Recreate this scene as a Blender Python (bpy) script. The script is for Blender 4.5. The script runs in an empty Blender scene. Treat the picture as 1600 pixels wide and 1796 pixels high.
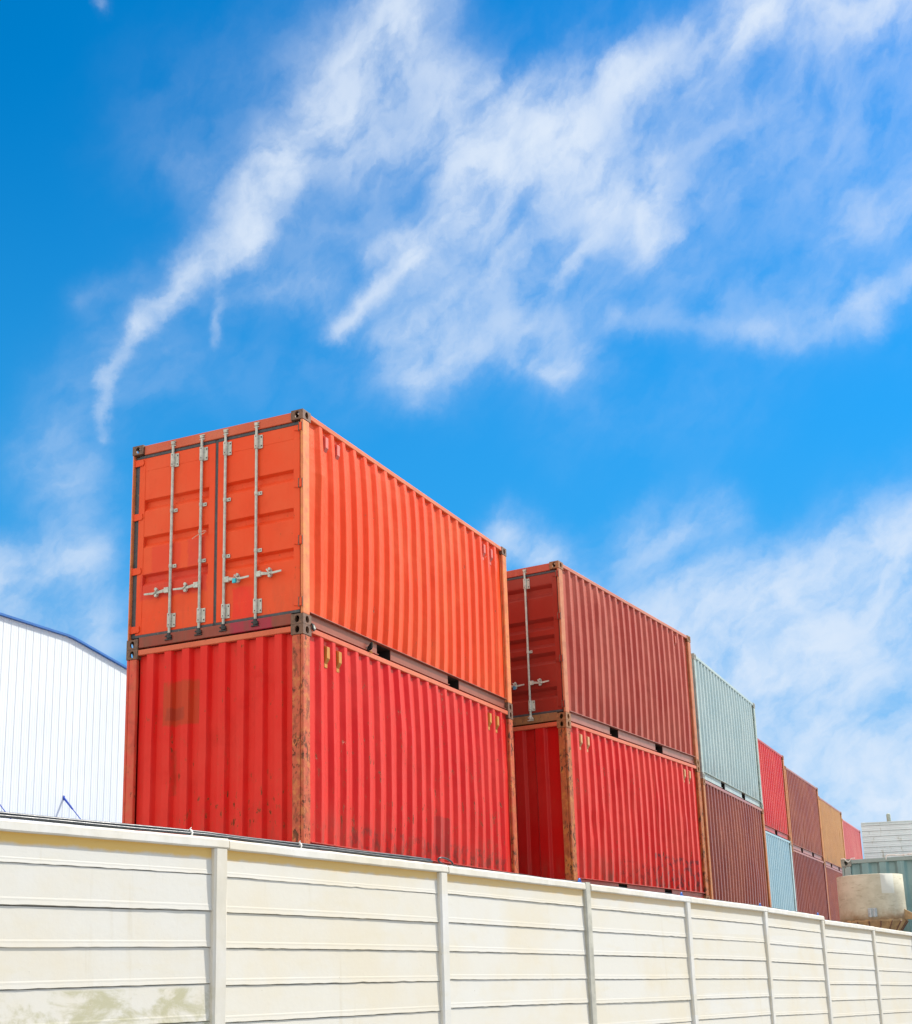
import bpy, math, random
from mathutils import Matrix, Vector, noise as mnoise

random.seed(7)
SC = bpy.context.scene
COL = SC.collection
R = math.radians

# ------------------------------------------------------------------ camera
cam_d = bpy.data.cameras.new('camera')
cam = bpy.data.objects.new('camera', cam_d)
COL.objects.link(cam)
RT = Vector((0.40192472, -0.91497684, -0.03569175))
UP = Vector((-0.21012840, -0.13010203, 0.96897860))
FW = Vector((0.89123654, 0.38195660, 0.24455384))
ZO = 5.606                                   # height of the joint between the two container layers
EYE = Vector((-12.62863, -7.68938, -4.00617 + ZO))
m = Matrix.Identity(4)
for i in range(3):
    m[i][0], m[i][1], m[i][2], m[i][3] = RT[i], UP[i], -FW[i], EYE[i]
cam.matrix_world = m
cam_d.sensor_fit = 'AUTO'
cam_d.sensor_width = 36.0
cam_d.lens = 2376.11 / 1796 * 36
cam_d.shift_x = -61.38 / 1796
cam_d.shift_y = 230.25 / 1796
cam_d.clip_start = 0.1
cam_d.clip_end = 5000
SC.camera = cam

# ------------------------------------------------------------------ exposure
SC.view_settings.view_transform = 'Standard'
SC.view_settings.look = 'None'
SC.view_settings.gamma = 1
SC.view_settings.use_curve_mapping = False
SC.view_settings.exposure = 0.55

# ------------------------------------------------------------------ node helper
class NT:
    def __init__(s, tree):
        s.t = tree; s.n = tree.nodes; s.l = tree.links
    def add(s, typ, **kw):
        nd = s.n.new(typ)
        for k, v in kw.items():
            setattr(nd, k, v)
        return nd
    def put(s, sock, v):
        if v is None: return
        if hasattr(v, 'is_output'): s.l.new(v, sock)
        else: sock.default_value = v
    def math(s, op, a, b=None, c=None, clamp=False):
        nd = s.add('ShaderNodeMath', operation=op); nd.use_clamp = clamp
        s.put(nd.inputs[0], a); s.put(nd.inputs[1], b); s.put(nd.inputs[2], c)
        return nd.outputs[0]
    def vec(s, op, a, b=None, scale=None):
        nd = s.add('ShaderNodeVectorMath', operation=op)
        s.put(nd.inputs[0], a); s.put(nd.inputs[1], b)
        if scale is not None: s.put(nd.inputs['Scale'], scale)
        return nd.outputs['Value'] if op in ('LENGTH', 'DOT_PRODUCT', 'DISTANCE') else nd.outputs[0]
    def noise(s, v, scale, detail=4, rough=.5, dist=0.0, color=False):
        nd = s.add('ShaderNodeTexNoise')
        s.put(nd.inputs['Vector'], v); nd.inputs['Scale'].default_value = scale
        nd.inputs['Detail'].default_value = detail; nd.inputs['Roughness'].default_value = rough
        nd.inputs['Distortion'].default_value = dist
        return nd.outputs['Color'] if color else nd.outputs['Fac']
    def step(s, v, a, b, lo=0.0, hi=1.0):
        nd = s.add('ShaderNodeMapRange', interpolation_type='SMOOTHSTEP')
        s.put(nd.inputs[0], v); s.put(nd.inputs[1], a); s.put(nd.inputs[2], b)
        nd.inputs[3].default_value = lo; nd.inputs[4].default_value = hi
        return nd.outputs[0]
    def mix(s, f, a, b, mode='MIX'):
        nd = s.add('ShaderNodeMix', data_type='RGBA', blend_type=mode)
        s.put(nd.inputs[0], f)
        s.put(nd.inputs[6], (*a, 1) if isinstance(a, tuple) else a)
        s.put(nd.inputs[7], (*b, 1) if isinstance(b, tuple) else b)
        return nd.outputs[2]
    def sep(s, v):
        nd = s.add('ShaderNodeSeparateXYZ'); s.put(nd.inputs[0], v); return nd.outputs
    def comb(s, x, y, z):
        nd = s.add('ShaderNodeCombineXYZ'); s.put(nd.inputs[0], x); s.put(nd.inputs[1], y); s.put(nd.inputs[2], z)
        return nd.outputs[0]

# ------------------------------------------------------------------ sun and sky
SUN_EL, SUN_AZ = 46.0, -37.0                   # azimuth measured from +x towards +y
sd = Vector((math.cos(R(SUN_EL)) * math.cos(R(SUN_AZ)), math.cos(R(SUN_EL)) * math.sin(R(SUN_AZ)), math.sin(R(SUN_EL))))
sun_d = bpy.data.lights.new('sun', 'SUN')
sun_d.energy = 4.0; sun_d.angle = R(1.2); sun_d.color = (1.0, 0.95, 0.87)
sun = bpy.data.objects.new('sun', sun_d); COL.objects.link(sun)
sun.rotation_euler = sd.to_track_quat('Z', 'Y').to_euler()
sun.location = (0, -20, 30)

# cirrus streaks of the sky: start azimuth, elevation, end azimuth, elevation, width (radians), density
STROKES=[(0.4365,0.3913,0.4355,0.4308,0.0044,0.30),(0.4355,0.4308,0.4161,0.4695,0.0056,0.42),(0.4161,0.4695,0.3758,0.5111,0.0096,0.50),(0.3758,0.5111,0.3313,0.5425,0.0168,0.62),(0.3313,0.5425,0.2994,0.5853,0.0160,0.68),(0.2994,0.5853,0.2519,0.6308,0.0208,0.50),(0.2519,0.6308,0.1822,0.6981,0.0340,0.52),(0.2033,0.6529,0.1287,0.5934,0.0380,0.62),(0.1465,0.6198,0.0806,0.5986,0.0300,0.50),(0.2524,0.5943,0.1571,0.5980,0.0200,0.25),(0.2556,0.4829,0.1927,0.5302,0.0088,0.42),(0.1927,0.5302,0.1294,0.5785,0.0184,0.55),(0.1298,0.5709,0.0569,0.5953,0.0300,0.62),(0.2082,0.4712,0.1132,0.5281,0.0240,0.36),(0.1998,0.4389,0.1248,0.4813,0.0168,0.36),(0.2347,0.5263,0.1970,0.5418,0.0080,0.20),(0.1092,0.6001,0.0107,0.6336,0.0220,0.42),(0.0104,0.6372,-0.1018,0.6625,0.0200,0.42),(-0.1022,0.6659,-0.2319,0.6489,0.0260,0.50),(0.0532,0.5819,-0.1737,0.6190,0.0680,0.26),(0.0358,0.5618,-0.0039,0.5354,0.0220,0.50),(-0.0100,0.5766,0.0066,0.5209,0.0160,0.36),(0.0815,0.5108,0.0424,0.5374,0.0072,0.36),(0.1172,0.4489,0.0766,0.4387,0.0104,0.28),(0.1156,0.4809,0.0671,0.4462,0.0240,0.22),(0.0287,0.4736,-0.0775,0.4530,0.0104,0.15),(-0.0775,0.4530,-0.1608,0.4591,0.0128,0.18),(-0.0222,0.4829,-0.1536,0.4699,0.0240,0.10),(-0.1578,0.4693,-0.2018,0.4810,0.0088,0.24),(-0.1507,0.5165,-0.2127,0.5280,0.0200,0.20),(0.3570,0.4636,0.3569,0.5027,0.0048,0.20),(0.3443,0.4995,0.2718,0.5062,0.0160,0.14),(0.3222,0.5353,0.2250,0.5456,0.0360,0.22),(0.3916,0.5976,0.2805,0.6513,0.0520,0.12),(0.1807,0.4669,0.0681,0.5022,0.0440,0.20),(0.0169,0.5640,-0.1882,0.5363,0.0800,0.16),(0.3872,0.4421,0.2541,0.4510,0.0360,0.10),(0.0745,0.3978,-0.0602,0.4110,0.0360,0.08),(0.3681,0.5664,0.3225,0.5693,0.0240,0.16),(0.4153,0.5099,0.4532,0.4873,0.0104,0.08),(0.4538,0.6747,0.4492,0.6720,0.0048,0.25),(0.4729,0.3766,0.4179,0.4596,0.0360,0.18),(0.0745,0.2433,-0.0596,0.2633,0.0400,0.62),(-0.0210,0.2040,-0.1794,0.2711,0.0520,0.90),(0.0024,0.1722,-0.1649,0.1438,0.0480,0.75),(-0.0470,0.2643,-0.1831,0.3028,0.0240,0.50),(-0.0750,0.1140,-0.1609,0.1082,0.0240,0.70),(0.1316,0.3299,0.0842,0.3047,0.0180,0.42),(0.0355,0.3123,-0.0363,0.3399,0.0200,0.28),(-0.1155,0.2006,-0.1729,0.2153,0.0480,0.50),(0.5122,0.2946,0.4454,0.3047,0.0180,0.50),(0.5109,0.2710,0.4316,0.2589,0.0240,0.40),(0.4598,0.3578,0.4444,0.2785,0.0280,0.18)]
AZ0 = R(15)
W = bpy.data.worlds.new('World'); SC.world = W; W.use_nodes = True
def build_world():
    T = NT(W.node_tree); T.n.clear()
    out = T.add('ShaderNodeOutputWorld'); bg = T.add('ShaderNodeBackground')
    T.l.new(bg.outputs[0], out.inputs[0])
    sky = T.add('ShaderNodeTexSky', sky_type='NISHITA')
    sky.sun_disc = False
    sky.sun_elevation = R(SUN_EL); sky.sun_rotation = R(90 - SUN_AZ)
    sky.air_density = 1.0; sky.dust_density = 0.6; sky.ozone_density = 2.0
    hs = T.add('ShaderNodeHueSaturation'); hs.inputs['Hue'].default_value = 0.496
    hs.inputs['Saturation'].default_value = SKY_SAT; hs.inputs['Value'].default_value = SKY_VAL
    T.l.new(sky.outputs[0], hs.inputs['Color'])
    d = T.add('ShaderNodeTexCoord').outputs['Generated']
    x, y, z = T.sep(T.vec('NORMALIZE', d))
    ca, sa = math.cos(AZ0), math.sin(AZ0)
    xr = T.math('ADD', T.math('MULTIPLY', x, ca), T.math('MULTIPLY', y, sa))
    yr = T.math('SUBTRACT', T.math('MULTIPLY', y, ca), T.math('MULTIPLY', x, sa))
    az = T.math('ARCTAN2', yr, xr); el = T.math('ARCSINE', z)
    P0 = T.comb(az, el, 0.0)
    # wispy warp of the whole cloud layer
    w1 = T.vec('SCALE', T.vec('SUBTRACT', T.noise(P0, 9, 3, .5, color=True), (.5, .5, .5)), scale=.040)
    w2 = T.vec('SCALE', T.vec('SUBTRACT', T.noise(P0, 30, 8, .68, color=True), (.5, .5, .5)), scale=.022)
    P = T.vec('MULTIPLY', T.vec('ADD', T.vec('ADD', P0, w1), w2), (1, 1, 0))
    acc = None
    for ax, ay, bx, by, w, a in STROKES:
        a = min(.93, a * (.85 if w > .035 else 1.25))
        ba = Vector((bx - ax, by - ay, 0)); l2 = ba.length_squared
        pa = T.vec('SUBTRACT', P, (ax, ay, 0))
        h = T.math('MULTIPLY', T.vec('DOT_PRODUCT', pa, tuple(ba)), 1 / l2, clamp=True)
        q = T.vec('SUBTRACT', pa, T.vec('SCALE', tuple(ba), scale=h))
        d2 = T.vec('DOT_PRODUCT', q, q)
        g = T.math('EXPONENT', T.math('MULTIPLY', d2, -1 / (w * w)))
        keep = T.math('MULTIPLY_ADD', g, -a, 1.0)            # light that passes this streak
        acc = keep if acc is None else T.math('MULTIPLY', acc, keep)
    dens = T.math('SUBTRACT', 1.0, acc)
    # fibres along the streaks (lower left to upper right) and soft clumps
    rot = T.add('ShaderNodeMapping'); rot.inputs['Rotation'].default_value = (0, 0, R(38))
    T.l.new(P, rot.inputs[0])
    fib = T.noise(T.vec('MULTIPLY', rot.outputs[0], (1, 1.6, 1)), 18, 9, .60, .0)
    rid = T.step(T.math('ABSOLUTE', T.math('SUBTRACT', T.noise(T.vec('MULTIPLY', rot.outputs[0], (1, 2.2, 1)), 7, 5, .52, .2), .5)), .12, 0)
    clump = T.noise(P, 6, 4, .5, 0)
    fm = T.math('MULTIPLY', T.math('MULTIPLY_ADD', rid, .36, T.step(fib, .30, .68, .40, 1.20)), T.step(clump, .30, .68, .82, 1.16))
    dens = T.math('MULTIPLY', dens, fm)
    # bright cirrus added outside the view as fill light
    away = T.step(T.math('ABSOLUTE', T.math('ADD', az, -.13)), .52, .85)
    fill_veil = T.step(T.noise(T.vec('MULTIPLY', T.vec('NORMALIZE', d), (1, 1, 2.2)), 3.2, 7, .6, .4), .28, .58)
    high = T.step(el, .70, .95)
    fill_veil = T.math('MULTIPLY', T.math('MULTIPLY', fill_veil, T.math('MAXIMUM', away, high)), .95)
    low = T.math('MULTIPLY', T.step(el, .24, .0), .40)        # pale band near the horizon
    # out-of-view sky shaped for rib reflections: bright overcast, then a clear blue band
    clear = T.math('MULTIPLY', T.math('MULTIPLY', T.step(az, -1.02, -1.22), T.step(az, -2.55, -2.30)), T.step(el, 1.05, .75))
    fill_veil = T.math('MULTIPLY', fill_veil, T.math('MULTIPLY_ADD', clear, -.92, 1.0))
    bright = T.math('MULTIPLY', T.math('MULTIPLY', T.step(az, -.42, -.60), T.step(az, -1.12, -1.0)), T.step(el, 1.0, .7))
    fill_veil = T.math('MAXIMUM', fill_veil, T.math('MULTIPLY', bright, .96))
    low = T.math('MULTIPLY', low, T.math('MULTIPLY_ADD', clear, -.75, 1.0))
    dens = T.math('MAXIMUM', T.math('MAXIMUM', dens, T.math('MULTIPLY', fill_veil, 1.6)), low)
    dens = T.math('SUBTRACT', 1.0, T.math('EXPONENT', T.math('MULTIPLY', dens, -1.42)))      # thick parts level off softly
    dens = T.math('MULTIPLY', T.math('POWER', dens, 1.35), 1.14)
    blue = T.mix(T.math('MULTIPLY', T.step(el, .66, .16), .80), hs.outputs[0], tuple(v / SKY_STR for v in (.036, .262, .565)))
    glow = T.mix(T.math('MAXIMUM', away, high), tuple(v / SKY_STR for v in (.525, .588, .672)), tuple(v / SKY_STR for v in (1.18, 1.11, 1.00)))  # cloud outside the view is made brighter to lift the ambient fill
    c = T.mix(T.math('MINIMUM', dens, .97), blue, glow)
    T.l.new(c, bg.inputs['Color']); bg.inputs['Strength'].default_value = SKY_STR
SKY_STR, SKY_SAT, SKY_VAL = 0.12, 1.82, 1.0
build_world()

# ------------------------------------------------------------------ mesh helper
class MB:
    def __init__(s): s.v = []; s.f = []; s.mi = []; s.sm = []
    def vert(s, p): s.v.append(tuple(p)); return len(s.v) - 1
    def face(s, ids, mi=0, sm=False): s.f.append(tuple(ids)); s.mi.append(mi); s.sm.append(sm)
    def quad(s, a, b, c, d, mi=0): s.face([s.vert(p) for p in (a, b, c, d)], mi)
    def box(s, x0, x1, y0, y1, z0, z1, mi=0):
        if x0 > x1: x0, x1 = x1, x0
        if y0 > y1: y0, y1 = y1, y0
        i = [s.vert((x, y, z)) for z in (z0, z1) for y in (y0, y1) for x in (x0, x1)]
        for q in ((0, 2, 3, 1), (4, 5, 7, 6), (0, 1, 5, 4), (2, 6, 7, 3), (0, 4, 6, 2), (1, 3, 7, 5)):
            s.face([i[k] for k in q], mi)
    def prism(s, poly, axis, a, b, mi=0):
        """polygon in the two other axes, swept along axis from a to b"""
        def P(u, v, w):
            return {'x': (w, u, v), 'y': (u, w, v), 'z': (u, v, w)}[axis]
        i = [s.vert(P(u, v, a)) for u, v in poly]; j = [s.vert(P(u, v, b)) for u, v in poly]
        n = len(poly)
        s.face(i[::-1], mi); s.face(j, mi)
        for k in range(n):
            s.face([i[k], i[(k + 1) % n], j[(k + 1) % n], j[k]], mi)
    def tube(s, pts, r, n=10, mi=0, cap=True, sm=True):
        pts = [Vector(p) for p in pts]; rr = r if isinstance(r, (list, tuple)) else [r] * len(pts)
        rings = []
        up = Vector((0, 0, 1))
        for k, p in enumerate(pts):
            t = (pts[min(k + 1, len(pts) - 1)] - pts[max(k - 1, 0)]).normalized()
            a = t.cross(up if abs(t.z) < .9 else Vector((0, 1, 0))).normalized(); b = t.cross(a)
            rings.append([s.vert(p + a * math.cos(2 * math.pi * i / n) * rr[k] + b * math.sin(2 * math.pi * i / n) * rr[k]) for i in range(n)])
        for a, b in zip(rings, rings[1:]):
            for i in range(n): s.face([a[i], a[(i + 1) % n], b[(i + 1) % n], b[i]], mi, sm)
        if cap: s.face(rings[0][::-1], mi); s.face(rings[-1], mi)
    def grid(s, rows, mi=0, sm=False):
        ids = [[s.vert(p) for p in r] for r in rows]
        for a, b in zip(ids, ids[1:]):
            for k in range(len(a) - 1): s.face([a[k], a[k + 1], b[k + 1], b[k]], mi, sm)
    def holeplate(s, c, u, v, hu, hv, ru, rv, nrm, t, mi=0, n=4):
        """plate with a rounded opening, the opening has depth t"""
        c, u, v, nrm = Vector(c), Vector(u), Vector(v), Vector(nrm)
        rect = []
        for (a, b), (p, q) in zip(((1, -1), (1, 1), (-1, 1), (-1, -1)), ((1, 1), (-1, 1), (-1, -1), (1, -1))):
            for k in range(n):
                f = k / n; rect.append(((a + (p - a) * f) * hu, (b + (q - b) * f) * hv))
        o, i1, i2 = [], [], []
        for a, b in rect:
            th = math.atan2(b / hv, a / hu)
            e = (math.cos(th) * ru, math.sin(th) * rv)
            o.append(s.vert(c + u * a + v * b)); i1.append(s.vert(c + u * e[0] + v * e[1])); i2.append(s.vert(c + u * e[0] + v * e[1] - nrm * t))
        m_ = len(rect)
        for k in range(m_):
            j = (k + 1) % m_
            s.face([o[k], o[j], i1[j], i1[k]], mi); s.face([i1[k], i1[j], i2[j], i2[k]], mi)
    def build(s, name, mats, parent=None, bevel=0, fix=True):
        me = bpy.data.meshes.new(name); me.from_pydata(s.v, [], s.f)
        for mt in (mats if isinstance(mats, (list, tuple)) else [mats]): me.materials.append(mt)
        me.polygons.foreach_set('material_index', s.mi); me.polygons.foreach_set('use_smooth', s.sm)
        if fix:
            import bmesh
            bm = bmesh.new(); bm.from_mesh(me); bmesh.ops.recalc_face_normals(bm, faces=bm.faces); bm.to_mesh(me); bm.free()
        o = bpy.data.objects.new(name, me); COL.objects.link(o)
        if parent is not None: o.parent = parent
        if bevel:
            b = o.modifiers.new('bevel', 'BEVEL'); b.width = bevel; b.segments = 2; b.limit_method = 'ANGLE'; b.angle_limit = R(40)
        return o
def empty(name, loc, rz=0.0):
    o = bpy.data.objects.new(name, None); COL.objects.link(o); o.location = loc; o.rotation_euler = (0, 0, rz); o.empty_display_size = .2
    return o
def tag(o, label=None, cat=None, group=None, kind=None):
    for k, v in (('label', label), ('category', cat), ('group', group), ('kind', kind)):
        if v: o[k] = v
    return o

# ------------------------------------------------------------------ materials
def newmat(name):
    m_ = bpy.data.materials.new(name); m_.use_nodes = True
    T = NT(m_.node_tree); T.n.clear()
    out = T.add('ShaderNodeOutputMaterial'); b = T.add('ShaderNodeBsdfPrincipled')
    T.l.new(b.outputs[0], out.inputs[0])
    return m_, T, b
def bump(T, b, h, dist, strength=1.0):
    nd = T.add('ShaderNodeBump'); nd.inputs['Distance'].default_value = dist; nd.inputs['Strength'].default_value = strength
    T.put(nd.inputs['Height'], h); T.l.new(nd.outputs[0], b.inputs['Normal'])
def objco(T, off=(0, 0, 0)):
    return T.vec('ADD', T.add('ShaderNodeTexCoord').outputs['Object'], off)

def paint(name, col, fade, rough=.30, wear=.25, streak=.35, chips=.5, dirt=.4, seed=0, patches=(), mott=.5, spec=.40):
    """weathered container paint: col = fresh, fade = chalky; chips show rust"""
    m_, T, b = newmat(name)
    P = objco(T); S = T.vec('ADD', P, (seed * 3.7, seed * 1.9, seed * .7))
    n1 = T.noise(S, .9, 6, .6)
    c = T.mix(T.math('MULTIPLY', T.step(n1, .36, .76), wear), col, fade)
    dk = tuple(v * .72 for v in col)
    c = T.mix(T.math('MULTIPLY', T.step(T.noise(S, 2.3, 6, .65), .48, .75), mott), c, dk)
    sv = T.vec('MULTIPLY', S, (19, 19, .42))
    st = T.noise(sv, 1.0, 5, .6)
    c = T.mix(T.math('MULTIPLY', T.step(st, .56, .80), streak), c, fade)
    c = T.mix(T.math('MULTIPLY', T.step(st, .44, .26), streak * .5), c, dk)
    z = T.sep(P)[2]
    for (ax1, a0, a1, ax2, b0, b1, pc, pf, *br) in patches:      # rectangular repainted or cleaned spots
        xyz = T.sep(T.vec('ADD', P, T.vec('SCALE', T.vec('SUBTRACT', T.noise(P, 11, 5, .65, color=True), (.5, .5, .5)), scale=.09)))
        def rng(v, lo, hi):
            return T.math('MULTIPLY', T.step(v, lo - .02, lo + .02), T.step(v, hi + .02, hi - .02))
        f = T.math('MULTIPLY', rng(xyz[ax1], a0, a1), rng(xyz[ax2], b0, b1))
        f = T.math('MULTIPLY', f, T.step(T.noise(T.vec('MULTIPLY', S, (1, 1, .6)), 12 if br else 5, 7, .68), .50 if br else .24, .58 if br else .48))
        c = T.mix(T.math('MULTIPLY', f, pf), c, pc)
    # grime creeping up from the lower edge and fine dark specks
    gr = T.math('MULTIPLY', T.step(z, .75, .15), T.step(T.noise(T.vec('MULTIPLY', S, (6, 6, 1.6)), 1.3, 6, .65), .40, .72))
    c = T.mix(T.math('MULTIPLY', gr, dirt), c, (.13, .07, .045))
    big = T.step(T.noise(S, 1.6, 4, .6), .42, .66)
    lowb = T.step(z, 1.5, .2, 0, .020)
    thr = T.math('SUBTRACT', .705 - .055 * chips, lowb)
    ch = T.noise(T.vec('MULTIPLY', S, (1, 1, .38)), 21, 8, .66)
    cm = T.math('MULTIPLY', T.step(T.math('SUBTRACT', ch, thr), 0, .02), big)
    halo = T.math('MULTIPLY', T.step(T.math('SUBTRACT', ch, thr), -.06, .02), big)
    c = T.mix(T.math('MULTIPLY', halo, .45), c, (.34, .10, .025))
    c = T.mix(cm, c, T.mix(T.noise(S, 60, 3), (.035, .018, .012), (.16, .055, .02)))
    T.l.new(c, b.inputs['Base Color'])
    T.put(b.inputs['Roughness'], T.math('ADD', T.math('ADD', T.step(n1, .3, .7, rough - .05, rough + .09), T.math('MULTIPLY', cm, .35)), T.math('MULTIPLY', st, .06)))
    b.inputs['Specular IOR Level'].default_value = spec
    b.inputs['Specular Tint'].default_value = (1.0, .62, .45, 1) if col[0] > 2.5 * col[1] else (1, 1, 1, 1)
    h = T.math('ADD', T.math('MULTIPLY', T.noise(S, 1.7, 4, .5), 1.0), T.math('MULTIPLY', cm, -.10))
    h = T.math('ADD', h, T.math('MULTIPLY', T.noise(S, 9, 3), .12))
    bump(T, b, h, .02, .8)
    return m_

def rustpaint(name, base, ochre, dark, seed=0, rust=.5, rough=.55):
    """flaking paint over primer and rust: corner posts and rails"""
    m_, T, b = newmat(name)
    P = objco(T); S = T.vec('ADD', P, (seed * 2.3, seed, seed * 4.1))
    V = T.vec('MULTIPLY', S, (1, 1, .55))
    a = T.noise(S, 8, 9, .70)
    c = T.mix(T.math('MULTIPLY', T.step(a, .46, .62), .75), base, ochre)
    c = T.mix(T.math('MULTIPLY', T.step(T.noise(S, 5, 5, .6), .48, .66), .55), c, tuple(v * .62 for v in base))
    k = T.noise(V, 15, 9, .74, 0)
    f = T.math('MULTIPLY', T.step(k, .66 - .14 * rust, .70 - .14 * rust), T.step(T.noise(S, 2.3, 4), .36, .60))
    c = T.mix(f, c, dark)
    hi = T.step(T.noise(V, 47, 6, .7), .66, .72)
    c = T.mix(T.math('MULTIPLY', hi, .3), c, (.80, .50, .22))
    T.l.new(c, b.inputs['Base Color'])
    T.put(b.inputs['Roughness'], T.math('MULTIPLY_ADD', f, .25, rough)); b.inputs['Specular IOR Level'].default_value = .35
    bump(T, b, T.math('SUBTRACT', T.math('MULTIPLY', a, .5), f), .004, .7)
    return m_

def plain(name, col, rough=.5, var=.25, scale=8, metal=0.0, dirt=None, spec=.5, bumpd=.002):
    m_, T, b = newmat(name)
    P = objco(T)
    n = T.noise(P, scale, 6, .62)
    c = T.mix(T.step(n, .3, .7), tuple(v * (1 - var) for v in col), tuple(min(1, v * (1 + var * .5)) for v in col))
    if dirt: c = T.mix(T.math('MULTIPLY', T.step(T.noise(T.vec('MULTIPLY', P, (1, 1, .4)), scale * 2.6, 6, .7), .56, .70), .8), c, dirt)
    T.l.new(c, b.inputs['Base Color'])
    b.inputs['Metallic'].default_value = metal; b.inputs['Specular IOR Level'].default_value = spec
    T.put(b.inputs['Roughness'], T.step(n, .2, .8, rough - .08, rough + .1))
    bump(T, b, n, bumpd, .6)
    return m_

M = {}
M['gasket'] = plain('door_rubber', (.055, .062, .070), .55, .35, 14, dirt=(.16, .14, .10))
M['zinc'] = plain('galvanised_steel', (.52, .525, .455), .42, .22, 16, dirt=(.30, .24, .15))
M['grease'] = plain('greasy_steel', (.018, .016, .016), .45, .4, 30)
M['void'] = plain('dark_inside', (.012, .011, .010), .9, .3, 5)
M['cast_dark'] = plain('rusty_casting_steel', (.17, .085, .05), .62, .45, 22, dirt=(.045, .03, .022))
M['cast_brown'] = plain('rusty_brown_casting', (.30, .125, .045), .62, .4, 22, dirt=(.07, .035, .02))
M['cast_grey'] = plain('grey_casting', (.30, .31, .27), .6, .3, 22, dirt=(.20, .12, .05))

# ------------------------------------------------------------------ shipping container
LEN, WID, HGT = 6.058, 2.438, 2.591

def corrugation(length, flat_o, slope, flat_i, depth, ch=.006):
    """profile points (distance, inset): starts and ends on an inner flat"""
    per = flat_o + 2 * slope + flat_i
    n = int((length - flat_i - .01) / per)
    s0 = (length - (n * per + flat_i)) / 2
    pts = [(0, depth)]
    x = s0 + flat_i
    outs = []
    for k in range(n):
        a, b_, c, d = x, x + slope, x + slope + flat_o, x + 2 * slope + flat_o
        pts += [(a - ch, depth), (a + ch * .7, depth * (1 - ch / slope)), (b_ - ch * .7, depth * ch / slope), (b_ + ch, 0), (c - ch, 0), (c + ch * .7, depth * ch / slope), (d - ch * .7, depth * (1 - ch / slope)), (d + ch, depth)]
        outs.append((b_ + c) / 2); x = d + flat_i
    pts.append((length, depth))
    rec = [outs[0] - per / 2] + [(a + b_) / 2 for a, b_ in zip(outs, outs[1:])] + [outs[-1] + per / 2]
    return pts, rec

def casting(mb, X, Y, Z, dx, dy, up):
    """hollow corner block at an outer corner, dx/dy point inwards"""
    a, b_, h = .178, .162, .118
    zc = Z + h / 2
    t = .026
    mb.holeplate((X, Y + dy * b_ / 2, zc), (0, 1, 0), (0, 0, 1), b_ / 2, h / 2, .031, .042, (-dx, 0, 0), t)
    mb.holeplate((X + dx * a / 2, Y, zc), (1, 0, 0), (0, 0, 1), a / 2, h / 2, .036, .042, (0, -dy, 0), t)
    zt = Z + h if up else Z
    mb.holeplate((X + dx * a / 2, Y + dy * b_ / 2, zt), (1, 0, 0), (0, 1, 0), a / 2, b_ / 2, .055, .032, (0, 0, 1 if up else -1), t)
    zb = Z if up else Z + h
    x1, y1 = X + dx * a, Y + dy * b_
    mb.quad((X, Y, zb), (x1, Y, zb), (x1, y1, zb), (X, y1, zb))
    mb.quad((x1, Y, Z), (x1, y1, Z), (x1, y1, Z + h), (x1, Y, Z + h))
    mb.quad((X, y1, Z), (x1, y1, Z), (x1, y1, Z + h), (X, y1, Z + h))

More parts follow.
